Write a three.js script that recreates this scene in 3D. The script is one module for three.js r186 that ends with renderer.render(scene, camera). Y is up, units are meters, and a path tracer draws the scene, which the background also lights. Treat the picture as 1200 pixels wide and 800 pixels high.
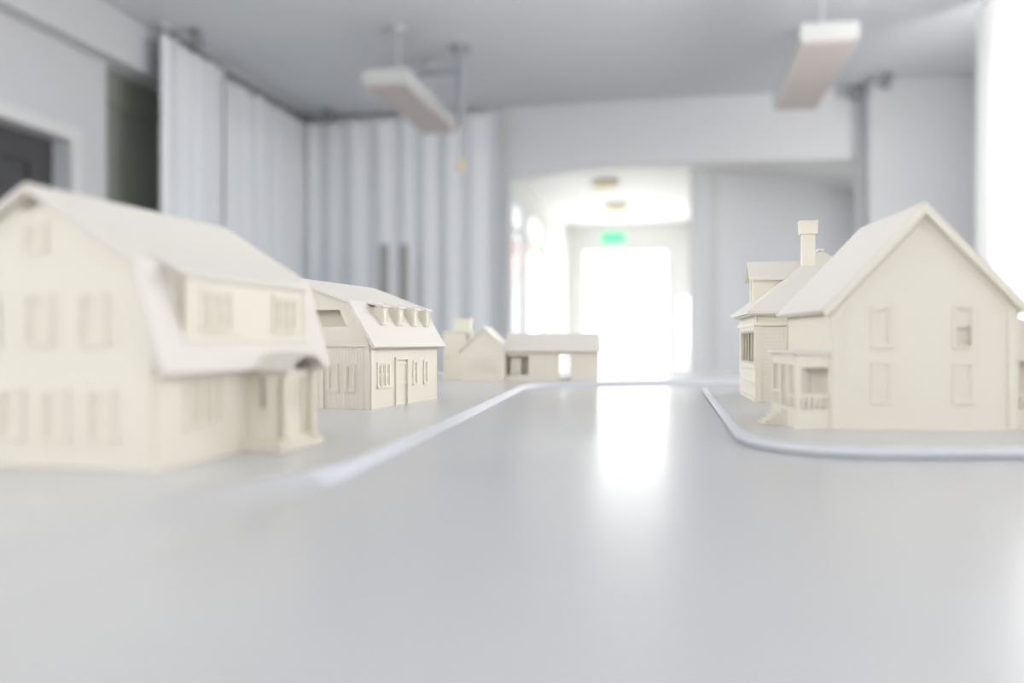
import * as THREE from 'three';
import { mergeGeometries } from 'three/addons/utils/BufferGeometryUtils.js';
import { RoundedBoxGeometry } from 'three/addons/geometries/RoundedBoxGeometry.js';
import { RectAreaLightUniformsLib } from 'three/addons/lights/RectAreaLightUniformsLib.js';

// ------------------------------------------------------------------ camera, sky, daylight
const scene = new THREE.Scene();
const TABLE = 0.75, SLAB = 0.005, TOP = TABLE + SLAB, EYE = TOP + 0.052;
const camera = new THREE.PerspectiveCamera(2 * Math.atan(0.4) * 180 / Math.PI, 1.5, 0.02, 200);
camera.position.set(0, EYE, 0);
camera.lookAt(0, EYE, -1);
camera.focus = 0.72;
camera.userData.fStop = 2.9;

const renderer = new THREE.WebGLRenderer();
renderer.toneMapping = THREE.LinearToneMapping;
renderer.toneMappingExposure = 3.7;
renderer.shadowMap.enabled = true;
RectAreaLightUniformsLib.init();

scene.background = new THREE.Color().setRGB(0.9, 0.93, 0.97);      // bright overcast sky

// the room stands turned against the camera by this angle; r = metres to its right, a = metres along it
const TH = Math.atan(0.2), CT = Math.cos(TH), ST = Math.sin(TH);
const room = (r, y, a) => new THREE.Vector3(r * CT + a * ST, y, -(a * CT - r * ST));
const WALLR = 2.28, WALLL = -3.45, FARA = 7.15, BACKA = -3.2, CEIL = 2.807, HALLC = 2.5, HALLA = 12.4;

function daylight(name, w, h, at, towards, rgb, intensity) {
  const l = new THREE.RectAreaLight(new THREE.Color().setRGB(...rgb), intensity, w, h);
  l.name = name; l.position.copy(at); l.lookAt(towards); scene.add(l);
}
const WIN_R = [[-1.9, -0.1], [0.35, 2.15], [2.9, 5.05]];                 // windows of the right wall: a0, a1
const WIN_L = [[-1.6, 0.2], [0.7, 2.5]];                                  // windows of the left wall: a0, a1
const WIN_B = [[-2.9, -1.3], [-0.7, 0.9]];                                // windows of the wall behind: r0, r1
const HWIN = [[7.95, 8.95], [9.25, 10.4], [10.75, 11.7]];                  // windows of the hall: a0, a1
const RI = [0.1, 0.12, 2.6], SILL = 0.9, HEAD = 2.55;
WIN_R.forEach(([a0, a1], i) => { const m = (a0 + a1) / 2, y = (SILL + HEAD) / 2; daylight('window_daylight', a1 - a0 - 0.16, HEAD - SILL - 0.16, room(WALLR + 0.03, y, m), room(0, y, m), [1, 0.975, 0.955], RI[i]); });
WIN_B.forEach(([r0, r1]) => { const m = (r0 + r1) / 2, y = (SILL + HEAD) / 2; daylight('window_daylight', r1 - r0 - 0.16, HEAD - SILL - 0.16, room(m, y, BACKA - 0.03), room(m, y, 0), [0.965, 0.985, 1], 0.5); });
WIN_L.forEach(([a0, a1]) => { const m = (a0 + a1) / 2, y = (SILL + HEAD) / 2; daylight('window_daylight', a1 - a0 - 0.16, HEAD - SILL - 0.16, room(WALLL - 0.03, y, m), room(0, y, m), [0.965, 0.985, 1], 0.85); });
daylight('side_window_daylight', 1.5, 1.5, room(2.46, 1.5, 8.4), room(0, 1.5, 8.4), [1, 0.99, 0.97], 0.1);
daylight('door_daylight', 1.18, 2.06, room(-0.815, 1.06, HALLA + 0.1), room(-0.815, 1.06, 0), [1, 0.99, 0.97], 1.5);

// ------------------------------------------------------------------ helpers
let seed = 7;
const rnd = () => { seed = (seed * 1664525 + 1013904223) >>> 0; return seed / 4294967296; };
const taken = {};
const numbered = (n) => { const k = taken[n] = (taken[n] ?? -1) + 1; return k ? n + '_' + String(k).padStart(3, '0') : n; };
const box = (w, h, d, x = 0, y = 0, z = 0) => new THREE.BoxGeometry(w, h, d).translate(x, y, z);
const span = (x0, x1, y0, y1, z0, z1) => box(x1 - x0, y1 - y0, Math.abs(z1 - z0), (x0 + x1) / 2, (y0 + y1) / 2, (z0 + z1) / 2);
const soft = (w, h, d, r, x = 0, y = 0, z = 0) => new RoundedBoxGeometry(w, h, d, 2, r).translate(x, y, z);
const cyl = (r0, r1, h, x = 0, y = 0, z = 0, n = 24) => new THREE.CylinderGeometry(r0, r1, h, n).translate(x, y, z);
const merged = (gs) => gs.length === 1 ? gs[0] : mergeGeometries(gs.map((g) => g.index ? g.toNonIndexed() : g));
function metreUv(g) {                                              // uv in metres, taken along each face's own axes
  const p = g.attributes.position, n = g.attributes.normal, uv = new Float32Array(p.count * 2);
  for (let i = 0; i < p.count; i++) {
    const x = Math.abs(n.getX(i)), y = Math.abs(n.getY(i)), z = Math.abs(n.getZ(i));
    uv.set(z >= x && z >= y ? [p.getX(i), p.getY(i)] : x >= y ? [p.getZ(i), p.getY(i)] : [p.getX(i), p.getZ(i)], i * 2);
  }
  g.setAttribute('uv', new THREE.BufferAttribute(uv, 2)); return g;
}
function part(name, gs, mat, parent, frame) {
  const m = new THREE.Mesh(metreUv(merged([].concat(gs))), mat);
  m.name = name; if (frame) m.applyMatrix4(frame);
  parent.add(m); return m;
}
function thing(name, label, category, at, turn = 0, group) {
  const g = new THREE.Group(); g.name = numbered(name); g.position.copy(at); g.rotation.y = turn;
  g.userData = { label, category }; if (group) g.userData.group = group;
  scene.add(g); return g;
}
function struct(name, gs, mat, turn = -TH) {
  const m = new THREE.Mesh(metreUv(merged([].concat(gs))), mat);
  m.name = name; m.rotation.y = turn; m.userData.kind = 'structure'; scene.add(m); return m;
}
const shapeOf = (pts, holes = []) => {
  const s = new THREE.Shape(pts.map((p) => new THREE.Vector2(...p)));
  for (const h of holes) s.holes.push(new THREE.Path(h.map((p) => new THREE.Vector2(...p))));
  return s;
};
const rect = (x0, x1, y0, y1) => [[x0, y0], [x1, y0], [x1, y1], [x0, y1]];
const slabOf = (pts, holes, t) => new THREE.ExtrudeGeometry(shapeOf(pts, holes), { depth: t, bevelEnabled: false, curveSegments: 12 }).translate(0, 0, -t);   // outer face at z = 0
const face = (x, y, z, ry) => new THREE.Matrix4().makeRotationY(ry).setPosition(x, y, z);
const at = (frame, x, y, z) => frame.clone().multiply(new THREE.Matrix4().makeTranslation(x, y, z));

function noiseTexture(size, lo, hi, sx, sy, oct) {
  const g = [], d = new Uint8Array(size * size * 4);
  for (let o = 0; o < oct; o++) { const nx = sx << o, ny = sy << o; g.push([nx, ny, Float32Array.from({ length: nx * ny }, rnd)]); }
  for (let y = 0; y < size; y++) for (let x = 0; x < size; x++) {
    let v = 0, w = 0;
    g.forEach(([nx, ny, a], o) => {
      const fx = x / size * nx, fy = y / size * ny, ix = Math.floor(fx), iy = Math.floor(fy), u = fx - ix, t = fy - iy, q = (i, j) => a[(j % ny) * nx + (i % nx)];
      v += ((q(ix, iy) * (1 - u) + q(ix + 1, iy) * u) * (1 - t) + (q(ix, iy + 1) * (1 - u) + q(ix + 1, iy + 1) * u) * t) / (1 << o); w += 1 / (1 << o);
    });
    d.fill(Math.round(lo + (hi - lo) * v / w), (y * size + x) * 4, (y * size + x) * 4 + 3); d[(y * size + x) * 4 + 3] = 255;
  }
  return texture(d, size);
}
function texture(d, size) {
  const t = new THREE.DataTexture(d, size, size); t.wrapS = t.wrapT = THREE.RepeatWrapping; t.magFilter = t.minFilter = THREE.LinearFilter; t.needsUpdate = true; return t;
}
function groove(vertical, profile, pitch) {                       // one board or layer per repeat, uv in metres
  const n = 32, d = new Uint8Array(n * n * 4);
  for (let y = 0; y < n; y++) for (let x = 0; x < n; x++) { const v = 255 * profile((vertical ? x : y) / n), i = (y * n + x) * 4; d[i] = d[i + 1] = d[i + 2] = v; d[i + 3] = 255; }
  const t = texture(d, n); t.repeat.set(1 / pitch, 1 / pitch); return t;
}
const plastic = (rgb, roughness, o = {}) => new THREE.MeshPhysicalMaterial({ color: new THREE.Color().setRGB(...rgb), roughness, transmission: 0.16, thickness: 0, side: THREE.DoubleSide, ...o });
const std = (rgb, roughness, o = {}) => new THREE.MeshStandardMaterial({ color: new THREE.Color().setRGB(...rgb), roughness, side: THREE.DoubleSide, ...o });

// ------------------------------------------------------------------ materials
const plasterBump = noiseTexture(128, 90, 165, 16, 16, 4);
const M = {
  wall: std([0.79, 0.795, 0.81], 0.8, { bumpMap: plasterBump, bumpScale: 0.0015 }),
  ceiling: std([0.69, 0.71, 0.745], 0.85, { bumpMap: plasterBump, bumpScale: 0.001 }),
  hall: std([0.8, 0.8, 0.79], 0.75),
  floor: std([0.55, 0.53, 0.5], 0.35),
  trim: std([0.72, 0.72, 0.72], 0.5),
  darkDoor: std([0.07, 0.07, 0.075], 0.5),
  oliveDoor: std([0.32, 0.34, 0.295], 0.6),
  curtain: std([0.85, 0.865, 0.895], 0.95),
  paint: std([0.64, 0.645, 0.66], 0.8, { bumpMap: plasterBump, bumpScale: 0.0015 }),
  sheer: new THREE.MeshPhysicalMaterial({ color: new THREE.Color().setRGB(0.93, 0.93, 0.92), roughness: 1, transmission: 0.55, thickness: 0, side: THREE.DoubleSide }),
  lampBody: std([0.6, 0.6, 0.59], 0.45),
  lampLens: std([0.56, 0.5, 0.48], 0.35),
  metal: std([0.28, 0.29, 0.3], 0.45, { metalness: 0.6 }),
  greyMetal: std([0.36, 0.38, 0.42], 0.5),
  post: std([0.33, 0.34, 0.32], 0.6),
  yellow: std([0.75, 0.66, 0.42], 0.5),
  glass: new THREE.MeshPhysicalMaterial({ color: 0xffffff, roughness: 0.02, transmission: 1, thickness: 0 }),
  green: std([0.05, 0.42, 0.16], 0.4, { emissive: new THREE.Color().setRGB(0.06, 0.5, 0.2), emissiveIntensity: 0.6 }),
  table: std([0.57, 0.565, 0.565], 0.26, { bumpMap: noiseTexture(128, 110, 145, 4, 4, 3), bumpScale: 0.0002 }),
  slab: std([0.59, 0.585, 0.585], 0.26),
  edge: std([0.66, 0.665, 0.695], 0.6),
  print: plastic([0.88, 0.822, 0.7], 0.6, { bumpMap: groove(false, (v) => Math.abs(v * 2 - 1), 0.0006), bumpScale: 0.00004 }),
  roof: plastic([0.8, 0.755, 0.68], 0.6),
  lap: plastic([0.88, 0.822, 0.7], 0.6, { bumpMap: groove(false, (v) => (v < 0.12 ? 0 : 1 - 0.6 * v), 0.0032), bumpScale: 0.0002 }),
  batten: plastic([0.88, 0.822, 0.7], 0.6, { bumpMap: groove(true, (v) => (v < 0.22 ? 1 : 0), 0.0026), bumpScale: 0.0003 }),
  ground: std([0.5, 0.5, 0.48], 0.9), render: std([0.8, 0.78, 0.74], 0.9), rooftile: std([0.5, 0.17, 0.1], 0.8),
};

// ------------------------------------------------------------------ room shell (geometry in room axes: x = r, z = -a)
const W = 0.2;
struct('floor', span(-5, 5.2, -0.12, 0, -BACKA + 0.4, -HALLA - 0.4), M.floor);
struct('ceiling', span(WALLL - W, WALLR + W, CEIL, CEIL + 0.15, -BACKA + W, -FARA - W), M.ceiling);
struct('ceiling_hall', span(-1.86, 4.6, HALLC, HALLC + 0.15, -FARA - W, -HALLA - W), M.hall);
function sideWall(name, x0, a0, a1, h, holes, mat, y0 = 0, W = 0.2) {       // a wall along the room, outline in (a, y)
  const g = new THREE.ExtrudeGeometry(shapeOf(rect(a0, a1, y0, h), holes), { depth: W, bevelEnabled: false });
  return struct(name, g.rotateY(Math.PI / 2).translate(x0, 0, 0), mat);   // local x -> -z
}
sideWall('wall_right', WALLR, BACKA - W, FARA + W, CEIL, WIN_R.map(([a0, a1]) => rect(a0, a1, SILL, HEAD)), M.wall);
sideWall('wall_left', WALLL - W, BACKA - W, FARA + W, CEIL, [rect(3.1, 4.29, 0.002, 1.96), rect(4.62, 5.4, 0.002, 2.5), ...WIN_L.map(([a0, a1]) => rect(a0, a1, SILL, HEAD))], M.paint);
function crossWall(name, a, r0, r1, h, holes, mat) {
  return struct(name, new THREE.ExtrudeGeometry(shapeOf(rect(r0, r1, 0, h), holes), { depth: W, bevelEnabled: false, curveSegments: 16 }).translate(0, 0, -a - W), mat);
}
crossWall('wall_back', BACKA - W, WALLL, WALLR, CEIL, WIN_B.map(([r0, r1]) => rect(r0, r1, SILL, HEAD)), M.wall);
{ // far wall with the wide, slightly arched opening into the hall
  const s = new THREE.Shape(); s.moveTo(WALLL, 0); s.lineTo(-1.45, 0); s.lineTo(-1.45, 2.19); s.quadraticCurveTo(-0.9, 2.3, -0.3, 2.29); s.quadraticCurveTo(0.5, 2.27, 1.37, 2.25);
  s.lineTo(1.37, 0); s.lineTo(WALLR, 0); s.lineTo(WALLR, CEIL); s.lineTo(WALLL, CEIL); s.closePath();
  struct('wall_far', new THREE.ExtrudeGeometry(s, { depth: W, bevelEnabled: false, curveSegments: 16 }).translate(0, 0, -FARA - W), M.wall);
}
struct('wall_pier', soft(WALLR - 1.39, CEIL, 0.24, 0.012, (WALLR + 1.39) / 2, CEIL / 2, -FARA + 0.12), M.paint);
struct('trim_1', soft(0.12, 0.3, FARA - BACKA, 0.01, WALLL + 0.06, CEIL - 0.15, -(FARA + BACKA) / 2), M.paint);      // downstand beam along the left wall
struct('trim_2', [span(WALLL, WALLL + 0.03, 0, 1.96, -4.29, -4.37), span(WALLL, WALLL + 0.03, 1.96, 2.04, -3.02, -4.37), span(WALLL, WALLL + 0.03, 0, 1.96, -3.02, -3.1)], M.trim);
// hall behind the opening
sideWall('wall_hall_left', -1.72, FARA + W, HALLA, HALLC, HWIN.map(([a0, a1]) => rect(a0, a1, 0.5, 2.27)), M.hall, 0, 0.06);
crossWall('wall_hall_far', HALLA, -1.86, 0.35, HALLC, [rect(-1.45, -0.18, 0.002, 2.16), rect(-0.07, 0.1, 0.4, 1.47)], M.hall);
sideWall('wall_hall_right', 0.13, 8.6, HALLA, HALLC, [], M.hall);
{ const p = room(0.17, 0, 8.52), q = room(2.2, 0, 10.35), L = p.distanceTo(q) + 0.4;
  const m = struct('wall_hall_angled', span(0, L, 0, HALLC, 0, -0.15), M.wall, -Math.atan2(q.z - p.z, q.x - p.x)); m.position.copy(p); }
sideWall('wall_hall_side', 2.5, FARA + W - 0.2, HALLA, HALLC, [rect(7.55, 9.25, 0.65, 2.35)], M.wall);

// windows of the main room
function framed(name, w, h, mat, pos, turn, bars, transom, fr = 0.06) {
  const g = new THREE.Group(); g.name = name; g.position.copy(pos); g.rotation.y = turn; g.userData.kind = 'structure'; scene.add(g);
  part('window_frame', [box(w, fr, 0.07, 0, fr / 2, 0), box(w, fr, 0.07, 0, h - fr / 2, 0), box(fr, h - 2 * fr, 0.07, -w / 2 + fr / 2, h / 2, 0), box(fr, h - 2 * fr, 0.07, w / 2 - fr / 2, h / 2, 0)], mat, g);
  for (let i = 1; i < bars; i++) part('mullion', box(0.05, h - 0.12, 0.06, -w / 2 + w * i / bars, h / 2, 0), mat, g);
  if (transom) part('transom', box(w - 0.12, 0.05, 0.06, 0, transom, 0), mat, g);
  part('pane', box(w - 2 * fr, h - 2 * fr, 0.004, 0, h / 2, -0.012), M.glass, g);
  return g;
}
let wn = 1;
for (const [a0, a1] of WIN_R) {
  const g = framed('window_' + wn++, a1 - a0, HEAD - SILL, M.trim, room(WALLR + 0.1, SILL, (a0 + a1) / 2), -TH - Math.PI / 2, 2);
  part('window_sill', soft(a1 - a0 + 0.1, 0.03, 0.16, 0.008, 0, -0.005, 0.14), M.trim, g);
}
for (const [r0, r1] of WIN_B) framed('window_' + wn++, r1 - r0, HEAD - SILL, M.trim, room((r0 + r1) / 2, SILL, BACKA - 0.1), -TH, 2);
for (const [a0, a1] of WIN_L) framed('window_' + wn++, a1 - a0, HEAD - SILL, M.trim, room(WALLL - 0.1, SILL, (a0 + a1) / 2), -TH + Math.PI / 2, 2);
for (const [a0, a1] of HWIN) framed('window_' + wn++, a1 - a0, 1.77, M.trim, room(-1.69, 0.5, (a0 + a1) / 2), -TH + Math.PI / 2, 1, 1.45);
framed('window_' + wn++, 0.17, 1.07, M.trim, room(0.015, 0.4, HALLA + 0.1), -TH, 1, 0, 0.02);
framed('window_' + wn++, 1.7, 1.7, M.trim, room(2.6, 0.65, 8.4), -TH - Math.PI / 2, 2);
// doors
function leaf(name, w, h, mat, pos, turn, panels) {
  const g = new THREE.Group(); g.name = name; g.position.copy(pos); g.rotation.y = turn; g.userData.kind = 'structure'; scene.add(g);
  part('door_leaf', slabOf(rect(-w / 2, w / 2, 0, h), panels, 0.02), mat, g);
  part('door_core', box(w, h, 0.02, 0, h / 2, -0.03), mat, g);
  part('door_handle', [cyl(0.012, 0.012, 0.05).rotateX(Math.PI / 2).translate(w / 2 - 0.08, 1.02, 0.025), soft(0.12, 0.02, 0.018, 0.006, w / 2 - 0.13, 1.02, 0.05)], M.metal, g);
}
leaf('door_1', 1.19, 1.955, M.darkDoor, room(WALLL - 0.1, 0.003, 3.695), -TH + Math.PI / 2, [rect(-0.42, 0.42, 1.1, 1.8), rect(-0.42, 0.42, 0.2, 0.9)]);
leaf('door_2', 0.78, 2.495, M.oliveDoor, room(WALLL - 0.08, 0.003, 5.01), -TH + Math.PI / 2, [rect(-0.28, 0.28, 1.2, 2.3), rect(-0.28, 0.28, 0.2, 1.0)]);
{ // the bright glazed end door of the hall stands open; its frame stays
  const g = new THREE.Group(); g.name = 'door_3'; g.position.copy(room(-0.815, 0, HALLA + 0.02)); g.rotation.y = -TH; g.userData.kind = 'structure'; scene.add(g);
  part('door_frame', [span(-0.635, -0.58, 0.002, 2.16, 0.06, -0.08), span(0.58, 0.635, 0.002, 2.16, 0.06, -0.08), span(-0.58, 0.58, 2.1, 2.16, 0.06, -0.08)], M.hall, g);
}
struct('ground', span(-60, 60, -0.3, -0.15, 60, -90), M.ground);

// ------------------------------------------------------------------ things of the room
function curtain(label, p0, p1, y0, y1, folds, amp, mat, group) {
  const n = folds * 14, rows = 10, pos = [], idx = [], uv = [], L = p0.distanceTo(p1);
  const g = thing('curtain', label, 'curtain', new THREE.Vector3().addVectors(p0, p1).multiplyScalar(0.5).setY(y0), -Math.atan2(p1.z - p0.z, p1.x - p0.x), group);
  const ph = rnd() * 9, k = Array.from({ length: folds + 2 }, () => 0.65 + 0.7 * rnd());
  for (let j = 0; j <= rows; j++) for (let i = 0; i <= n; i++) {
    const u = i / n, v = j / rows, f = u * folds, q = k[Math.floor(f)] * (1 - f % 1) + k[Math.floor(f) + 1] * (f % 1);
    const z = amp * q * Math.sin(f * 2 * Math.PI + ph + 0.7 * Math.sin(f * 1.3)) * (1 - 0.25 * v) + amp * 0.25 * Math.sin(f * 4.1 + v * 1.5);
    pos.push(-L / 2 + L * u, v * (y1 - y0) - (j === rows ? 0.012 * (1 - Math.cos(f * 4 * Math.PI)) : 0), z); uv.push(u * L, v * 2);
    if (i < n && j < rows) { const a = j * (n + 1) + i, b = a + n + 1; idx.push(a, a + 1, b, a + 1, b + 1, b); }
  }
  const geo = new THREE.BufferGeometry(); geo.setAttribute('position', new THREE.Float32BufferAttribute(pos, 3)); geo.setAttribute('uv', new THREE.Float32BufferAttribute(uv, 2)); geo.setIndex(idx); geo.computeVertexNormals();
  part('fabric', geo, mat, g);
  part('track', box(L, 0.022, 0.022, 0, CEIL - 0.011 - y0, 0), M.trim, g);
  const hooks = []; for (let i = 0; i <= folds; i++) hooks.push(box(0.006, CEIL - y1 + 0.01, 0.006, -L / 2 + L * (i + 0.02) / (folds + 0.05), (CEIL + y1) / 2 - y0 - 0.012, 0));
  hooks.forEach((h) => part('hook', h, M.metal, g));
}
curtain('gathered pale grey curtain panel hanging beside the olive door', room(-3.2, 0, 4.8), room(-3.2, 0, 5.5), 0.06, 2.74, 6, 0.05, M.curtain);
curtain('long pale grey curtain running along the left wall into the corner', room(-3.25, 0, 5.58), room(-3.25, 0, 7.0), 0.06, 2.72, 8, 0.05, M.curtain);
curtain('pale grey curtain across the end wall left of the hall opening', room(-3.2, 0, 6.97), room(-1.5, 0, 6.97), 0.06, 2.72, 8, 0.027, M.curtain);
curtain('bright white sheer curtain hanging before the right window', room(1.72, 0, 5.4), room(1.74, 0, 4.25), 0.06, 2.76, 10, 0.05, M.sheer);

function batten(label, r, a0, a1) {
  const y = EYE + 1.56, L = a1 - a0, g = thing('ceiling_lamp', label, 'lamp', room(r, y, (a0 + a1) / 2), -TH);
  part('housing', soft(0.29, 0.085, L, 0.012, 0, 0.055, 0), M.lampBody, g);
  part('diffuser', soft(0.27, 0.022, L - 0.03, 0.008, 0, 0.011, 0), M.lampLens, g);
  for (const s of [-0.3, 0.3]) { const st = part('stem', cyl(0.008, 0.008, CEIL - y - 0.095, 0, (CEIL - y + 0.095) / 2, s * L), M.lampBody, g); part('ceiling_rose', cyl(0.045, 0.055, 0.03, 0, CEIL - y - 0.015, s * L), M.lampBody, st); }
  for (const s of [-1, 1]) part('end_cap', soft(0.292, 0.09, 0.015, 0.005, 0, 0.055, s * L / 2), M.lampBody, g);
}
batten('white fluorescent ceiling lamp hanging beside a grey pole', -1.78, 4.95, 6.18);
batten('white fluorescent ceiling lamp with pinkish diffuser hanging near the pier', 0.75, 4.68, 6.03);
{ const p = room(-1.48, CEIL, 5.62), g = thing('ceiling_pole', 'grey pole hanging from the ceiling with arm and pull cord', 'pole', p.clone().setY(EYE + 1.22), -TH), h = CEIL - EYE - 1.22;
  part('pole', cyl(0.028, 0.028, h - 0.25, 0, 0.25 + (h - 0.25) / 2, 0), M.greyMetal, g);
  part('ceiling_plate', cyl(0.07, 0.07, 0.02, 0, h - 0.01, 0), M.greyMetal, g);
  part('arm', soft(0.3, 0.035, 0.035, 0.006, -0.16, 0.62, 0), M.greyMetal, g);
  const c = part('cord', cyl(0.006, 0.006, 0.25, 0, 0.13, 0), M.greyMetal, g);
  part('pull_handle', cyl(0.022, 0.03, 0.075, 0, -0.02, 0), M.yellow, c); }
for (const [r, a, y, label] of [[-3.04, 4.93, CEIL, 'small dark ceiling spot above the gathered curtain'], [-2.98, 6.85, CEIL, 'small dark ceiling spot above the curtain corner'], [1.29, 6.98, CEIL, 'small dark ceiling spot left of the pier top'], [1.47, 6.72, CEIL, 'small dark ceiling spot in front of the pier top']]) {
  const g = thing('ceiling_spot', label, 'spotlight', room(r, y - 0.12, a), -TH + 0.4);
  part('mount', cyl(0.05, 0.05, 0.02, 0, 0.11, 0), M.lampBody, g);
  const s = part('spot_body', new THREE.LatheGeometry([[0.001, 0.05], [0.03, 0.05], [0.036, 0.03], [0.045, -0.05], [0.04, -0.05], [0.03, 0], [0.001, 0.01]].map((p) => new THREE.Vector2(...p)), 20).rotateX(0.7).translate(0, 0.045, 0.01), M.metal, g);
  part('arm', cyl(0.007, 0.007, 0.05, 0, 0.085, 0), M.metal, s);
}
for (const [x, label] of [[450, 'slim grey post before the end curtain, farther from the hall opening'], [473, 'slim grey post before the end curtain, closer to the hall opening']]) {
  const D = 6.78, g = thing('floor_post', label, 'post', new THREE.Vector3((x - 600) / 1000 * D, 0, -D), -TH);
  part('base', cyl(0.13, 0.14, 0.02, 0, 0.01, 0), M.post, g);
  part('upright', soft(0.062, 1.56, 0.05, 0.012, 0, 0.8, 0), M.post, g);
}
{ const g = thing('exit_sign', 'green illuminated exit sign hanging above the bright hall door', 'sign', room(-0.92, 2.12, 11.6), -TH);
  part('sign_box', soft(0.34, 0.17, 0.05, 0.01, 0, 0.085, 0), M.trim, g);
  part('sign_face', box(0.31, 0.14, 0.01, 0, 0.085, 0.024), M.green, g);
  part('stem', cyl(0.008, 0.008, HALLC - 2.29, 0, (HALLC - 2.29) / 2 + 0.17, 0), M.trim, g); }
for (const [a, label] of [[9.0, 'round yellowish ceiling lamp in the hall, closer to the opening'], [10.6, 'round yellowish ceiling lamp in the hall, closer to the end door']]) {
  const g = thing('hall_lamp', label, 'lamp', room(-0.8, HALLC - 0.09, a), -TH);
  part('base', cyl(0.16, 0.16, 0.025, 0, 0.0775, 0), M.trim, g);
  part('shade', new THREE.SphereGeometry(0.15, 24, 10, 0, 6.2832, Math.PI / 2, Math.PI / 2).scale(1, 0.45, 1).translate(0, 0.066, 0), M.yellow, g);
}
{ // house across the yard, seen through the hall windows
  const g = thing('neighbour_house', 'pale house with orange tiled roof outside the hall windows', 'house', new THREE.Vector3(-7, -0.15, -34), 0);
  part('wall', span(-8, 8, 0, 3.4, 0, -7), M.render, g);
  part('roof', new THREE.ExtrudeGeometry(shapeOf([[-0.6, 3.3], [7.6, 3.3], [3.5, 5.4]]), { depth: 17, bevelEnabled: false }).rotateY(Math.PI / 2).translate(-8.5, 0, 0), M.rooftile, g);
}

// ------------------------------------------------------------------ table and terrain sheets
{ const g = thing('table', 'large glossy white table carrying the model houses', 'table', new THREE.Vector3(0, 0, -0.55), -0.07);
  part('table_top', soft(2.6, 0.04, 1.98, 0.006, 0, TABLE - 0.02, 0), M.table, g);
  for (const [x, z] of [[-1.2, -0.88], [1.2, -0.88], [-1.2, 0.88], [1.2, 0.88]]) part('leg', soft(0.06, TABLE - 0.04, 0.06, 0.006, x, (TABLE - 0.04) / 2, z), M.trim, g);
  for (const z of [0.88, -0.88]) part('apron', box(2.34, 0.07, 0.025, 0, TABLE - 0.075, z), M.trim, g); }
{ // sheet on the left and far side: its edge runs along the street and round the end of it
  const g = thing('terrain_sheet', 'thin white base sheet under the barns along the street edge', 'base sheet', new THREE.Vector3(0, TABLE, 0));
  const E = [[-1.05, 0.02, 0.09], [-0.5, 0.035, 0.09], [-0.2, 0.08, 0.085], [-0.112, 0.18, 0.075], [-0.088, 0.27, 0.045], [-0.0745, 0.335, 0.014], [-0.069, 0.363, 0.004], [-0.03, 0.652, 0.004], [0.004, 0.93, 0.004], [0.022, 1.04, 0.004], [0.055, 1.092, 0.004], [0.12, 1.12, 0.004], [0.25, 1.16, 0.004], [0.42, 1.215, 0.004], [1.05, 1.36, 0.004]];
  const O = [[-1.05, 0.16], [-1.05, 0.2], [-1.05, 0.25], [-1.05, 0.3], [-1.05, 0.36], [-1.05, 0.42], [-1.05, 0.5], [-1.05, 0.8], [-1.05, 1.2], [-0.9, 1.46], [-0.5, 1.46], [0, 1.46], [0.3, 1.46], [0.55, 1.46], [1.05, 1.46]];
  const cE = new THREE.CatmullRomCurve3(E.map(([x, d, w]) => new THREE.Vector3(x, w, -d)), false, 'centripetal'), cO = new THREE.CatmullRomCurve3(O.map(([x, d]) => new THREE.Vector3(x, 0, -d)), false, 'centripetal');
  const N = 300, top = [], ed = []; let ramp = 0;
  for (let i = 0; i <= N; i++) {
    const t = i / N, e = cE.getPoint(t), o = cO.getPoint(t), d = cE.getTangent(t), w = Math.max(e.y, 0.003), n = new THREE.Vector3(d.z, 0, -d.x).normalize();
    const inn = e.clone().setY(SLAB).addScaledVector(n, w), steep = w < 0.012, prof = []; if (!steep) ramp = i;
    for (let j = 0; j <= 8; j++) { const q = j / 8; prof.push(e.clone().setY(SLAB * (steep ? Math.sin(q * Math.PI / 2) : q * q * (3 - 2 * q))).addScaledVector(n, w * q)); }
    ed.push(prof); const row = []; for (let j = 0; j <= 6; j++) row.push(inn.clone().lerp(o.setY(SLAB), j / 6)); top.push(row);
  }
  const sheet = (rows) => { const p = [], ix = [], c = rows[0].length; rows.forEach((r) => r.forEach((v) => p.push(v.x, v.y, v.z))); for (let i = 0; i < rows.length - 1; i++) for (let j = 0; j < c - 1; j++) { const a = i * c + j; ix.push(a, a + c, a + 1, a + 1, a + c, a + c + 1); } const q = new THREE.BufferGeometry(); q.setAttribute('position', new THREE.Float32BufferAttribute(p, 3)); q.setIndex(ix); q.computeVertexNormals(); return q; };
  part('sheet_top', sheet(top), M.slab, g);
  part('ramp_edge', sheet(ed.slice(0, ramp + 2)), M.slab, g);
  part('street_edge', sheet(ed.slice(ramp + 1)), M.edge, g);
}
{ // sheet under the houses on the right
  const g = thing('terrain_sheet', 'thin white base sheet under the gabled house and hipped house', 'base sheet', new THREE.Vector3(0, TABLE, 0));
  const s = new THREE.Shape(); s.moveTo(1.05, 0.43); s.lineTo(0.2, 0.418); s.quadraticCurveTo(0.128, 0.415, 0.133, 0.49); s.lineTo(0.218, 0.955); s.quadraticCurveTo(0.222, 0.985, 0.25, 0.988); s.lineTo(1.05, 1.18); s.closePath();
  const geo = new THREE.ExtrudeGeometry(s, { depth: 0.0012, bevelEnabled: true, bevelThickness: 0.0019, bevelSize: 0.005, bevelOffset: 0, bevelSegments: 3, curveSegments: 24 });
  geo.rotateX(-Math.PI / 2).translate(0, 0.0019, 0);
  const m = part('sheet', geo, M.slab, g); m.material = [M.slab, M.edge];
}

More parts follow.
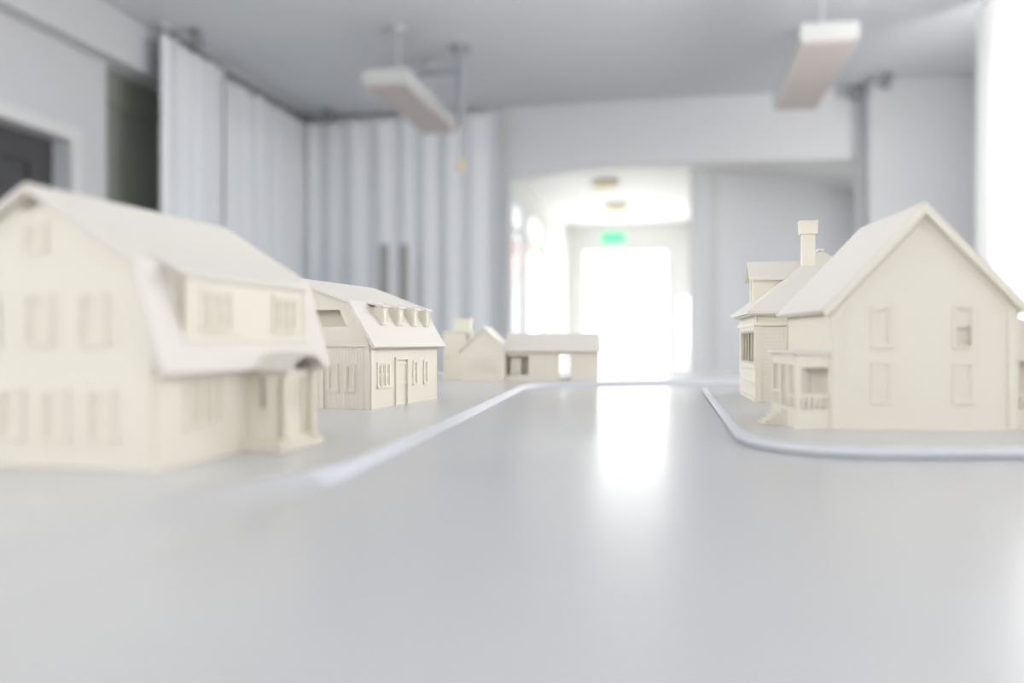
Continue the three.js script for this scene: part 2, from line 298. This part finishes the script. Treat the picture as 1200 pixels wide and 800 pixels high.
// ------------------------------------------------------------------ model building helpers
const place = (X, D) => new THREE.Vector3(X, TOP, -D);
function windowPart(b, f, x, y, w, h, o = {}) {                    // x, y = centre of the opening in the wall's frame
  const c = o.casing ?? 0.0016, pr = o.proud ?? 0.0009, F = at(f, x, y, 0);
  const win = part('window', [box(w + 2 * c, c, pr, 0, h / 2 + c / 2, pr / 2), box(w + 2 * c + 0.001, c, pr * 1.7, 0, -h / 2 - c / 2, pr * 0.85), box(c, h, pr, -w / 2 - c / 2, 0, pr / 2), box(c, h, pr, w / 2 + c / 2, 0, pr / 2)], o.mat ?? M.print, b, F);
  if (o.open) { if (!o.slit) part('upper_sash', box(w, h / 2, 0.0008, 0, h / 4, -0.0012), M.print, win); part('inner_blind', box(w + 0.004, h, 0.0008, 0, 0, -0.0034), M.print, win); }
  else {
    part('pane', box(w, h, 0.0008, 0, 0, -0.0007), M.print, win);
    part('upper_sash', slabOf(rect(-w / 2, w / 2, 0, h / 2), [rect(-w / 2 + 0.0011, w / 2 - 0.0011, 0.0011, h / 2 - 0.0011)], 0.0006).translate(0, 0, 0.0003), M.print, win);
    part('lower_sash', slabOf(rect(-w / 2, w / 2, -h / 2, 0.0006), [rect(-w / 2 + 0.0011, w / 2 - 0.0011, -h / 2 + 0.0011, -0.0006)], 0.0005).translate(0, 0, 0.0001), M.print, win);
  }
  return win;
}
const hole = ([x, y, w, h]) => rect(x - w / 2, x + w / 2, y - h / 2, y + h / 2);
function wallWith(b, name, f, pts, wins, mat, extra = [], t = 0.0022) {
  const m = part(name, slabOf(pts, [...wins.map(hole), ...extra], t), mat, b, f);
  for (const w of wins) windowPart(b, f, w[0], w[1], w[2], w[3], w[4]);
  return m;
}
function roofRun(b, pts, names, t, z0, z1, mat = M.roof) {          // pts = under-side profile from left eave to right eave
  const q = pts.map((p, i) => {
    const n = (k) => { const [ax, ay] = pts[k], [bx, by] = pts[k + 1], l = Math.hypot(bx - ax, by - ay); return [-(by - ay) / l, (bx - ax) / l]; };
    const n1 = n(Math.max(i - 1, 0)), n2 = n(Math.min(i, pts.length - 2)), k = t / (1 + n1[0] * n2[0] + n1[1] * n2[1]);
    return [p[0] + (n1[0] + n2[0]) * k, p[1] + (n1[1] + n2[1]) * k];
  });
  names.forEach((nm, i) => part(nm, new THREE.ExtrudeGeometry(shapeOf([pts[i], pts[i + 1], q[i + 1], q[i]]), { depth: z0 - z1, bevelEnabled: false }).translate(0, 0, z1), mat, b));
}
const R = Math.PI / 180;
const ridge = (a, b, y, t) => box(a, t, b, 0, y, 0);

// ------------------------------------------------------------------ big gambrel barn on the left
{ const th = 14 * R, w = 0.0585, L = 0.138, Dr = 0.3563, Xr = -0.2002;
  const b = thing('model_barn', 'large cream printed gambrel barn with arched entrance canopy and long dormer', 'model house', place(Xr, Dr), -th);
  const front = face(0, 0, 0, 0), right = face(w, 0, 0, 90 * R), left = face(-w, 0, -L, -90 * R), back = face(0, 0, -L, 180 * R);
  const prof = [[-w, 0], [w, 0], [w, 0.041], [0.0495, 0.082], [0, 0.1145], [-0.0495, 0.082], [-w, 0.041]];
  const gw = [];
  for (const u of [-0.0235, 0.0032, 0.0295]) gw.push([u, 0.0615, 0.0105, 0.0185]);
  for (const u of [-0.0325, -0.0105, 0.0115, 0.0335]) gw.push([u, 0.0215, 0.0095, 0.0185]);
  gw.push([0.001, 0.0955, 0.0085, 0.0085]);
  wallWith(b, 'gable_wall', front, prof, gw, M.print, [[[-0.0075, 0.1075], [0.0075, 0.1075], [0, 0.1125]]], 0.003);
  part('gable_vent', box(0.018, 0.008, 0.001, 0, 0.109, -0.0045), M.print, b);
  wallWith(b, 'gable_wall', back, prof, [[-0.028, 0.062, 0.0105, 0.0185], [0.028, 0.062, 0.0105, 0.0185], [-0.028, 0.0215, 0.0105, 0.0185], [0.028, 0.0215, 0.0105, 0.0185]], M.print);
  const sw = [0.024, 0.0335, 0.043].map((u) => [u, 0.0265, 0.0048, 0.021]); sw.push([0.127, 0.0265, 0.0048, 0.021]);
  wallWith(b, 'side_wall', right, rect(0, L, 0, 0.042), sw, M.print);
  wallWith(b, 'side_wall', left, rect(0, L, 0, 0.042), [0.025, 0.05, 0.09, 0.115].map((u) => [u, 0.025, 0.009, 0.02]), M.print);
  roofRun(b, [[-0.0635, 0.038], [-0.05, 0.0835], [0, 0.1145], [0.05, 0.0835], [0.0635, 0.038]], ['lower_roof', 'upper_roof', 'upper_roof', 'lower_roof'], 0.0028, 0.004, -L - 0.004);
  part('corner_board', [box(0.004, 0.04, 0.0012, w - 0.002, 0.02, 0.0006), box(0.0012, 0.04, 0.004, w + 0.0006, 0.02, -0.002)], M.print, b);
  part('eave_board', box(0.002, 0.0035, L, w + 0.001, 0.0385, -L / 2), M.print, b);
  // shed dormer in the steep slope
  const dx = 0.0615, df = face(dx, 0, 0, 90 * R), d0 = 0.0145, d1 = 0.12;
  const dw = [0.031, 0.0385, 0.046, 0.091, 0.0985, 0.106].map((u) => [u, 0.066, 0.0046, 0.0155]);
  wallWith(b, 'dormer_front', df, rect(d0, d1, 0.0535, 0.0795), dw, M.print);
  for (const z of [d0, d1 - 0.002]) part('dormer_cheek', new THREE.ExtrudeGeometry(shapeOf([[0.05, 0.079], [dx, 0.0535], [dx, 0.0795], [0.047, 0.0855]]), { depth: 0.002, bevelEnabled: false }).translate(0, 0, -z - 0.002), M.print, b);
  part('dormer_roof', new THREE.ExtrudeGeometry(shapeOf([[0.044, 0.0875], [dx + 0.0015, 0.0788], [dx + 0.0015, 0.081], [0.045, 0.0905]]), { depth: d1 - d0 + 0.004, bevelEnabled: false }).translate(0, 0, -d1 - 0.002), M.roof, b);
  part('dormer_sill', soft(0.003, 0.0022, d1 - d0 + 0.002, 0.0006, dx, 0.0525, -(d0 + d1) / 2), M.print, b);
  // entrance with barrel canopy
  const v0 = 0.068, v1 = 0.098, vx = w + 0.018, vm = (v0 + v1) / 2;
  part('entrance_step', [soft(0.0235, 0.0034, 0.042, 0.0008, w + 0.0112, 0.0017, -vm), soft(0.021, 0.0022, 0.037, 0.0006, w + 0.0102, 0.0044, -vm)], M.print, b);
  const sf = face(w, 0, -v0, 0);
  wallWith(b, 'vestibule_side', sf, rect(0, vx - w, 0.0035, 0.037), [[0.009, 0.0275, 0.0028, 0.015, { open: true, slit: true }]], M.print, [], 0.0015);
  part('vestibule_side', slabOf(rect(0, vx - w, 0.0035, 0.037), [], 0.0015), M.print, b, face(w, 0, -v1 + 0.0015, 0));
  const vf = face(vx, 0, 0, 90 * R);
  part('vestibule_front', slabOf([[v0, 0.0035], [vm - 0.009, 0.0035], [vm - 0.009, 0.034], [vm + 0.009, 0.034], [vm + 0.009, 0.0035], [v1, 0.0035], [v1, 0.038], [v0, 0.038]], [], 0.0015), M.print, b, vf);
  const dr = part('door', slabOf(rect(vm - 0.009, vm + 0.009, 0.0035, 0.034), [rect(vm - 0.0065, vm - 0.001, 0.019, 0.031), rect(vm + 0.001, vm + 0.0065, 0.019, 0.031)], 0.001), M.print, b, at(vf, 0, 0, -0.0015));
  part('door_pane', box(0.016, 0.014, 0.0005, vm, 0.025, -0.0011), M.print, dr); part('door_knob', new THREE.SphereGeometry(0.0006, 8, 6).translate(vm + 0.0005, 0.016, 0.0004), M.print, dr);
  for (const s of [v0 + 0.0015, v1 - 0.0015]) { const c = part('column', cyl(0.0014, 0.0017, 0.0335, vx + 0.0018, 0.0205, -s, 12), M.print, b); part('capital', box(0.0045, 0.0016, 0.0045, vx + 0.0018, 0.0368, -s), M.print, c); part('column_foot', box(0.0045, 0.0016, 0.0045, vx + 0.0018, 0.0058, -s), M.print, c); }
  const arc = []; const rr = 0.0238, cy = 0.0262, a0 = 36 * R;
  for (let i = 0; i <= 16; i++) { const a = a0 + (Math.PI - 2 * a0) * i / 16; arc.push([vm - Math.cos(a) * rr, cy + Math.sin(a) * rr * 0.88]); }
  for (let i = 16; i >= 0; i--) { const a = a0 + (Math.PI - 2 * a0) * i / 16; arc.push([vm - Math.cos(a) * (rr - 0.0018), cy + Math.sin(a) * (rr - 0.0018) * 0.88]); }
  part('canopy', [new THREE.ExtrudeGeometry(shapeOf(arc), { depth: 0.0265, bevelEnabled: false, curveSegments: 4 }).translate(0, 0, -0.0015), box(0.0022, 0.0026, 0.025, v0 - 0.0005, 0.0392, 0.011), box(0.0022, 0.0026, 0.025, v1 + 0.0005, 0.0392, 0.011)], M.roof, b, face(w, 0, 0, 90 * R));
}

// ------------------------------------------------------------------ second gambrel barn
{ const th = 17 * R, w = 0.0655, L = 0.137, Xr = -0.171, Dr = 0.67;
  const b = thing('model_barn', 'cream printed gambrel barn with open loft gap and batten walls', 'model house', place(Xr, Dr), -th);
  const right = face(w, 0, 0, 90 * R), left = face(-w, 0, -L, -90 * R), back = face(0, 0, -L, 180 * R), front = face(0, 0, 0, 0);
  const upper = [[-w, 0.049], [w, 0.049], [0.047, 0.081], [0, 0.0995], [-0.047, 0.081]];
  part('loft_wall', slabOf(upper, [[[-0.0455, 0.0635], [0.0455, 0.0635], [0.0395, 0.0765], [-0.0395, 0.0765]]], 0.0025), M.print, b, front);
  part('loft_back', slabOf([[-0.06, 0.052], [0.06, 0.052], [0.0455, 0.081], [-0.0455, 0.081]], [], 0.0015), M.print, b, face(0, 0, -0.013, 0));
  part('loft_floor', box(0.12, 0.0015, 0.012, 0, 0.0625, -0.008), M.print, b);
  const lw = [[-0.048, 0.024, 0.0052, 0.018], [-0.0365, 0.024, 0.0052, 0.018], [-0.015, 0.024, 0.0062, 0.018], [0.0085, 0.024, 0.0062, 0.018], [0.034, 0.024, 0.0058, 0.0185], [0.0485, 0.024, 0.0052, 0.0185]];
  wallWith(b, 'lower_wall', front, rect(-w, w, 0, 0.05), lw, M.batten);
  for (const u of [-w + 0.0015, -0.024, 0.0245, w - 0.0015]) part('batten', box(0.0032, 0.049, 0.0014, u, 0.0245, 0.0007), M.print, b);
  part('belt_board', box(2 * w, 0.0028, 0.0016, 0, 0.0495, 0.0008), M.print, b);
  part('gable_wall', slabOf([[-w, 0], [w, 0], [w, 0.049], [0.047, 0.081], [0, 0.0995], [-0.047, 0.081], [-w, 0.049]], [], 0.002), M.batten, b, back);
  part('side_wall', slabOf([[0, 0], [0.047, 0], [0.047, 0.037], [0.068, 0.037], [0.068, 0], [L, 0], [L, 0.051], [0, 0.051]], [hole([0.016, 0.0255, 0.0045, 0.017]), hole([0.0235, 0.0255, 0.0045, 0.017]), hole([0.031, 0.0255, 0.0045, 0.017]), hole([0.085, 0.0255, 0.006, 0.018]), hole([0.108, 0.0255, 0.006, 0.018])], 0.0022), M.batten, b, right);
  for (const u of [0.016, 0.0235, 0.031]) windowPart(b, right, u, 0.0255, 0.0045, 0.017);
  for (const u of [0.085, 0.108]) windowPart(b, right, u, 0.0255, 0.006, 0.018);
  const dr = part('barn_door', slabOf(rect(0.047, 0.068, 0, 0.037), [], 0.001), M.batten, b, at(right, 0, 0, -0.0006));
  part('door_rail', [box(0.021, 0.0016, 0.0008, 0.0575, 0.034, 0.0004), box(0.021, 0.0016, 0.0008, 0.0575, 0.018, 0.0004)], M.print, dr);
  part('door_casing', [box(0.0022, 0.038, 0.0014, 0.0458, 0.019, 0.0007), box(0.0022, 0.038, 0.0014, 0.0692, 0.019, 0.0007), box(0.0256, 0.0022, 0.0014, 0.0575, 0.0381, 0.0007)], M.print, b, right);
  part('corner_board', box(0.0014, 0.05, 0.0032, w + 0.0007, 0.025, -0.0016), M.print, b);
  wallWith(b, 'side_wall', left, rect(0, L, 0, 0.051), [0.03, 0.065, 0.1].map((u) => [u, 0.0255, 0.009, 0.018]), M.batten);
  roofRun(b, [[-0.07, 0.0465], [-0.0485, 0.0815], [0, 0.0995], [0.0485, 0.0815], [0.07, 0.0465]], ['lower_roof', 'upper_roof', 'upper_roof', 'lower_roof'], 0.0026, 0.005, -L - 0.004);
  for (const s of [0.032, 0.062, 0.092, 0.12]) {                     // little dormers in the steep slope
    const d = part('dormer', [span(0.05, 0.0632, 0.0655, 0.0795, -s + 0.0055, -s - 0.0055)], M.print, b);
    part('dormer_roof', new THREE.ExtrudeGeometry(shapeOf([[0.045, 0.083], [0.0648, 0.0792], [0.0648, 0.0807], [0.045, 0.0848]]), { depth: 0.0145, bevelEnabled: false }).translate(0, 0, -s - 0.00725), M.roof, d);
    part('dormer_window', slabOf(rect(-0.0042, 0.0042, 0.067, 0.0785), [rect(-0.0032, 0.0032, 0.068, 0.0775)], 0.0007), M.print, d, face(0.0638, 0, -s, 90 * R));
  }
}

// ------------------------------------------------------------------ far model building
{ const b = thing('model_house', 'low cream printed house with gable front and long wing beyond the barns', 'model house', place(-0.0385, 1.125), -4 * R);
  const g = 0.0285, front = face(0, 0, 0, 0);
  wallWith(b, 'gable_wall', front, [[-g, 0], [g, 0], [g, 0.041], [0, 0.069], [-g, 0.041]], [[-0.0115, 0.022, 0.006, 0.014], [0.0035, 0.022, 0.006, 0.014], [0.016, 0.022, 0.006, 0.014]], M.lap);
  part('side_wall', span(-g, -g + 0.002, 0, 0.041, -0.002, -0.12), M.print, b); part('side_wall', span(g - 0.002, g, 0, 0.041, -0.002, -0.12), M.print, b);
  part('gable_wall', slabOf([[-g, 0], [g, 0], [g, 0.041], [0, 0.069], [-g, 0.041]], [], 0.002), M.print, b, face(0, 0, -0.12, Math.PI));
  roofRun(b, [[-g - 0.003, 0.038], [0, 0.069], [g + 0.003, 0.038]], ['roof_panel', 'roof_panel'], 0.0025, 0.003, -0.123);
  part('rear_block', span(-0.06, -g, 0, 0.064, -0.05, -0.13), M.print, b);
  part('rear_block_band', span(-0.061, -g, 0.03, 0.0325, -0.0485, -0.05), M.print, b);
  part('rear_block_roof', soft(0.036, 0.0025, 0.084, 0.0008, -0.0445, 0.065, -0.09), M.roof, b);
  part('chimney', [span(-0.046, -0.024, 0.06, 0.08, -0.06, -0.08), span(-0.047, -0.023, 0.08, 0.084, -0.059, -0.081)], M.print, b);
  // long wing
  const x0 = g, x1 = 0.152;
  part('wing_front', slabOf(rect(x0, x1, 0, 0.04), [rect(x0 + 0.002, 0.06, 0.008, 0.033), rect(0.101, 0.1165, 0.001, 0.0345)], 0.002), M.lap, b, face(0, 0, -0.008, 0));
  part('wing_back', slabOf(rect(x0, x1, 0, 0.04), [rect(0.1, 0.1185, 0.001, 0.036)], 0.002), M.print, b, face(0, 0, -0.068, 0));
  part('wing_end', span(x1 - 0.002, x1, 0, 0.04, -0.01, -0.068), M.print, b);
  part('passage_wall', span(0.0985, 0.1005, 0, 0.04, -0.01, -0.068), M.print, b); part('passage_wall', span(0.117, 0.119, 0, 0.04, -0.01, -0.068), M.print, b);
  part('recess_back', span(x0, 0.0615, 0, 0.04, -0.03, -0.032), M.print, b); part('recess_side', span(0.06, 0.062, 0, 0.04, -0.01, -0.03), M.print, b);
  part('recess_panel', span(0.036, 0.05, 0.008, 0.03, -0.014, -0.018), M.print, b);
  part('wing_roof', new THREE.ExtrudeGeometry(shapeOf([[-0.004, 0.038], [0.074, 0.038], [0.038, 0.0625]]), { depth: x1 - x0 + 0.003, bevelEnabled: false }).rotateY(Math.PI / 2).translate(x0, 0.001, -0.004), M.roof, b);
}

// ------------------------------------------------------------------ gabled house on the right
{ const w = 0.052, L = 0.107, th = 4.5 * R, X0 = 0.1894 + w * Math.cos(th), D0 = 0.505 - w * Math.sin(th);
  const b = thing('model_house', 'cream printed gabled house with side porch and open upstairs sash', 'model house', place(X0, D0), -th);
  const front = face(0, 0, 0, 0), left = face(-w, 0, -L, -90 * R), right = face(w, 0, 0, 90 * R), back = face(0, 0, -L, 180 * R);
  const eave = 0.0745, rg = 0.1295, prof = [[-w, 0], [w, 0], [w, eave], [0, rg], [-w, eave]];
  const u0 = -w + 0.0285, u1 = -w + 0.075;
  wallWith(b, 'gable_wall', front, prof, [[u0, 0.0605, 0.0085, 0.022], [u1, 0.0605, 0.0085, 0.022, { open: true }], [u0, 0.028, 0.0085, 0.022], [u1, 0.028, 0.0085, 0.022]], M.print);
  wallWith(b, 'gable_wall', back, prof, [[-0.024, 0.0605, 0.0085, 0.022], [0.024, 0.0605, 0.0085, 0.022], [-0.024, 0.028, 0.0085, 0.022], [0.024, 0.028, 0.0085, 0.022]], M.print);
  wallWith(b, 'side_wall', left, rect(0, L, 0, eave), [], M.batten, [rect(L - 0.05, L - 0.036, 0.0125, 0.036)]);
  wallWith(b, 'side_wall', right, rect(0, L, 0, eave), [[0.03, 0.0605, 0.0085, 0.022], [0.08, 0.0605, 0.0085, 0.022]], M.print);
  part('porch_door', slabOf(rect(L - 0.05, L - 0.036, 0.0125, 0.036), [], 0.001), M.print, b, at(left, 0, 0, -0.0008));
  for (const s of [-1, 1]) part('corner_board', [box(0.0042, eave - 0.001, 0.0014, s * (w - 0.0021), eave / 2, 0.0007), box(0.0014, eave - 0.001, 0.0042, s * (w + 0.0007), eave / 2, -0.0014)], M.print, b);
  roofRun(b, [[-w - 0.0055, eave - 0.0058], [0, rg], [w + 0.0055, eave - 0.0058]], ['roof_panel', 'roof_panel'], 0.0028, 0.0045, -L - 0.0045);
  for (const s of [-1, 1]) part('fascia', new THREE.ExtrudeGeometry(shapeOf([[0, rg - 0.003], [s * (w + 0.0055), eave - 0.0088], [s * (w + 0.0055), eave - 0.0028], [0, rg + 0.0038]]), { depth: 0.0012, bevelEnabled: false }).translate(0, 0, 0.0038), M.print, b);
  part('soffit_board', [0, 1].map((i) => { const s = i ? 1 : -1; return new THREE.ExtrudeGeometry(shapeOf([[0, rg - 0.0065], [s * (w - 0.004), eave - 0.0022], [s * (w - 0.004), eave + 0.001], [0, rg - 0.0003]]), { depth: 0.001, bevelEnabled: false }); }), M.print, b);
  part('plinth', [span(-w - 0.0006, w + 0.0006, 0, 0.003, 0, 0.0008)], M.print, b);
  // porch on the left side
  const px = -w - 0.0205, p0 = -0.001, p1 = -0.066;
  part('porch_base', span(px, -w, 0, 0.0115, p0, p1), M.lap, b);
  part('porch_roof', soft(0.0235, 0.0022, 0.0685, 0.0006, -w - 0.0112, 0.0452, (p0 + p1) / 2), M.roof, b);
  part('porch_beam', [span(px + 0.0005, -w, 0.0365, 0.0441, p0 - 0.0002, p0 - 0.0022), span(px + 0.0005, px + 0.0025, 0.038, 0.0441, p0 - 0.0022, p1), span(px + 0.0005, -w, 0.038, 0.0441, p1 + 0.002, p1)], M.print, b);
  for (const z of [p0 - 0.0016, -0.022, -0.043, p1 + 0.0016]) part('porch_post', box(0.0026, 0.026, 0.0026, px + 0.0015, 0.0245, z), M.print, b);
  part('porch_post', box(0.0014, 0.026, 0.0026, -w - 0.001, 0.0245, p0 - 0.0016), M.print, b);
  const rail = (gs, n) => { const r = part('railing', gs, M.print, b); n.forEach(([x, z]) => part('baluster', box(0.0013, 0.0075, 0.0013, x, 0.0153, z), M.print, r)); };
  rail([span(px + 0.002, -w, 0.019, 0.0206, p0 - 0.001, p0 - 0.0024)], [0, 1, 2, 3, 4].map((i) => [px + 0.0045 + i * 0.0033, p0 - 0.0017]));
  rail([span(px + 0.0008, px + 0.0022, 0.019, 0.0206, p0 - 0.003, -0.021)], [0, 1, 2, 3].map((i) => [px + 0.0015, -0.0055 - i * 0.0045]));
  rail([span(px + 0.0008, px + 0.0022, 0.019, 0.0206, -0.044, p1 + 0.002)], [0, 1, 2, 3].map((i) => [px + 0.0015, -0.0475 - i * 0.0045]));
  const st = part('stairs', span(px - 0.0005, px, 0, 0.0095, -0.024, -0.041), M.print, b);
  for (let i = 0; i < 5; i++) { const y = 0.0095 - i * 0.0022, x = px - i * 0.0031; part('step', soft(0.0036, 0.0009, 0.0185, 0.0002, x - 0.0016, y, -0.0325), M.print, st); part('riser', span(x - 0.003, x - 0.0002, 0, y - 0.0006, -0.0245, -0.0405), M.print, st); }
  // lean-to wing with its own little porch on the right side
  part('wing_wall', span(w, w + 0.05, 0, 0.046, -0.028, -0.1), M.lap, b);
  part('wing_roof', new THREE.ExtrudeGeometry(shapeOf([[w, 0.066], [w + 0.056, 0.0475], [w + 0.056, 0.05], [w, 0.069]]), { depth: 0.088, bevelEnabled: false }).translate(0, 0, -0.103), M.roof, b);
  part('wing_gable', new THREE.ExtrudeGeometry(shapeOf([[w, 0.0455], [w + 0.054, 0.0455], [w + 0.054, 0.0485], [w, 0.0663]]), { depth: 0.086, bevelEnabled: false }).translate(0, 0, -0.101), M.print, b);
  part('wing_base', span(w, w + 0.05, 0, 0.0115, -0.012, -0.028), M.lap, b);
  part('wing_beam', span(w, w + 0.054, 0.0405, 0.047, -0.0135, -0.0155), M.print, b);
  for (const x of [w + 0.002, w + 0.026, w + 0.05]) part('wing_post', box(0.0026, 0.03, 0.0026, x, 0.0265, -0.0145), M.print, b);
  const wr = part('wing_railing', span(w + 0.001, w + 0.05, 0.019, 0.0206, -0.0138, -0.0152), M.print, b);
  for (let i = 0; i < 11; i++) part('baluster', box(0.0013, 0.0075, 0.0013, w + 0.0065 + i * 0.004, 0.0153, -0.0145), M.print, wr);
}

// ------------------------------------------------------------------ hipped house behind it
{ const th = 9 * R, Wd = 0.13, L = 0.137;
  const b = thing('model_house', 'cream printed hipped house with tall chimney and shop window', 'model house', place(0.21, 0.732), -th);
  const H = 0.077, front = face(0, 0, 0, 0), left = face(0, 0, -L, -90 * R), back = face(Wd, 0, -L, 180 * R), right = face(Wd, 0, 0, 90 * R);
  wallWith(b, 'front_wall', front, rect(0, Wd, 0, H), [[0.0285, 0.05, 0.0085, 0.03], [0.075, 0.045, 0.009, 0.03]], M.lap);
  const sw = [L - 0.115, L - 0.006, 0.03, 0.0635];
  part('side_wall', slabOf(rect(0, L, 0, H), [rect(...sw)], 0.002), M.lap, b, left);
  part('back_wall', slabOf(rect(0, Wd, 0, H), [], 0.002), M.lap, b, back); part('side_wall', slabOf(rect(0, L, 0, H), [], 0.002), M.lap, b, right);
  const c0 = L - 0.115, c1 = L - 0.006, cm = (c0 + c1) / 2, cw = c1 - c0;
  const win = part('shop_window', [box(cw + 0.004, 0.002, 0.002, cm, 0.0645, 0.0005), box(cw + 0.004, 0.002, 0.002, cm, 0.029, 0.0005), box(0.002, 0.0335, 0.002, c0 - 0.001, 0.0468, 0.0005), box(0.002, 0.0335, 0.002, c1 + 0.001, 0.0468, 0.0005)], M.print, b, left);
  for (let i = 1; i < 5; i++) part('mullion', box(0.0016, 0.0335, 0.0012, c0 + i * cw / 5, 0.0468, -0.0012), M.print, win);
  for (const [y, s] of [[0.0635, -1], [0.03, 1]]) {
    const z = [[c0, y]], n = 10; for (let i = 0; i < n; i++) { z.push([c0 + (i + 0.5) * cw / n, y + s * 0.0042]); z.push([c0 + (i + 1) * cw / n, y + s * 0.0005]); } z.push([c1, y]);
    part('scallop_trim', slabOf(s > 0 ? z.reverse() : z, [], 0.0008), M.print, win, new THREE.Matrix4().makeTranslation(0, 0, 0.001));
  }
  part('shop_window_back', span(0.0105, 0.012, 0.02, 0.07, -0.003, -0.12), M.print, b);
  part('bulkhead', [box(cw, 0.002, 0.002, cm, 0.014, 0.0008), box(cw, 0.003, 0.0015, cm, 0.0015, 0.0008)], M.print, b, left);
  part('belt_board', [span(-0.0025, Wd, 0.0655, 0.0685, 0.0025, -0.001), span(-0.0025, 0.001, 0.0655, 0.0685, -0.001, -L)], M.print, b);
  part('corner_board', [box(0.0036, 0.065, 0.0012, 0.0018, 0.0325, 0.0006), box(0.0012, 0.065, 0.0036, -0.0006, 0.0325, -0.0012)], M.print, b);
  // hip roof: four panels over a short ridge
  const o = 0.0085, e = H - 0.0015, y1 = 0.1335, A = [-o, e, o], B = [Wd + o, e, o], C = [Wd + o, e, -L - o], D = [-o, e, -L - o], P = [Wd / 2, y1, -0.064], Q = [Wd / 2, y1, -L + 0.064];
  const panel = (pts) => { const up = pts.map((p) => [p[0], p[1] + 0.0024, p[2]]), tri = [], quad = (a, b2, c, d) => tri.push(a, b2, c, a, c, d); for (let i = 1; i < pts.length - 1; i++) { tri.push(up[0], up[i], up[i + 1], pts[0], pts[i + 1], pts[i]); } for (let i = 0; i < pts.length; i++) { const j = (i + 1) % pts.length; quad(pts[i], pts[j], up[j], up[i]); } const g = new THREE.BufferGeometry(); g.setAttribute('position', new THREE.Float32BufferAttribute(tri.flat(), 3)); g.computeVertexNormals(); return part('roof_panel', g, M.roof, b); };
  panel([A, B, P]); panel([B, C, Q, P]); panel([C, D, Q]); panel([D, A, P, Q]);
  part('eave_soffit', span(-o + 0.002, Wd + o - 0.002, e - 0.0012, e, o - 0.002, -L - o + 0.002), M.print, b);
  part('ridge_cap', box(0.005, 0.002, 0.014, Wd / 2, y1 + 0.0026, -L / 2), M.roof, b);
  const ch = part('chimney', box(0.0108, 0.052, 0.0108, 0.051, 0.128, -0.05), M.print, b);
  part('chimney_cap', [box(0.0146, 0.0105, 0.0146, 0.051, 0.154, -0.05), box(0.0158, 0.0016, 0.0158, 0.051, 0.16, -0.05)], M.print, ch);
  // gabled dormers
  function dormer(f, hw, y0, ye, yr, depth, win) {
    const d = part('dormer', new THREE.ExtrudeGeometry(shapeOf([[-hw, y0], [hw, y0], [hw, ye], [0, yr], [-hw, ye]], [rect(-hw * 0.5, hw * 0.5, y0 + 0.004, ye - 0.001)]), { depth, bevelEnabled: false }).translate(0, 0, -depth), M.print, b, f);
    part('dormer_pane', box(hw * 1.2, ye - y0, 0.001, 0, (y0 + ye) / 2 + 0.001, -0.004), M.print, d);
    const k = (yr - ye) / hw, ov = 0.0035;
    for (const s of [-1, 1]) part('dormer_roof', new THREE.ExtrudeGeometry(shapeOf([[0, yr], [s * (hw + ov), ye - k * ov], [s * (hw + ov), ye - k * ov + 0.0024], [0, yr + 0.0026]]), { depth: depth + 0.004, bevelEnabled: false }).translate(0, 0, -depth), M.roof, d);
  }
  dormer(face(0.003, 0, -0.064, -90 * R), 0.0135, 0.083, 0.111, 0.1235, 0.05);
  dormer(face(0.09, 0, -0.027, 0), 0.017, 0.1, 0.1125, 0.1275, 0.03);
}

scene.traverse((o) => { if (o.isMesh) { o.castShadow = true; o.receiveShadow = true; } });
renderer.render(scene, camera);
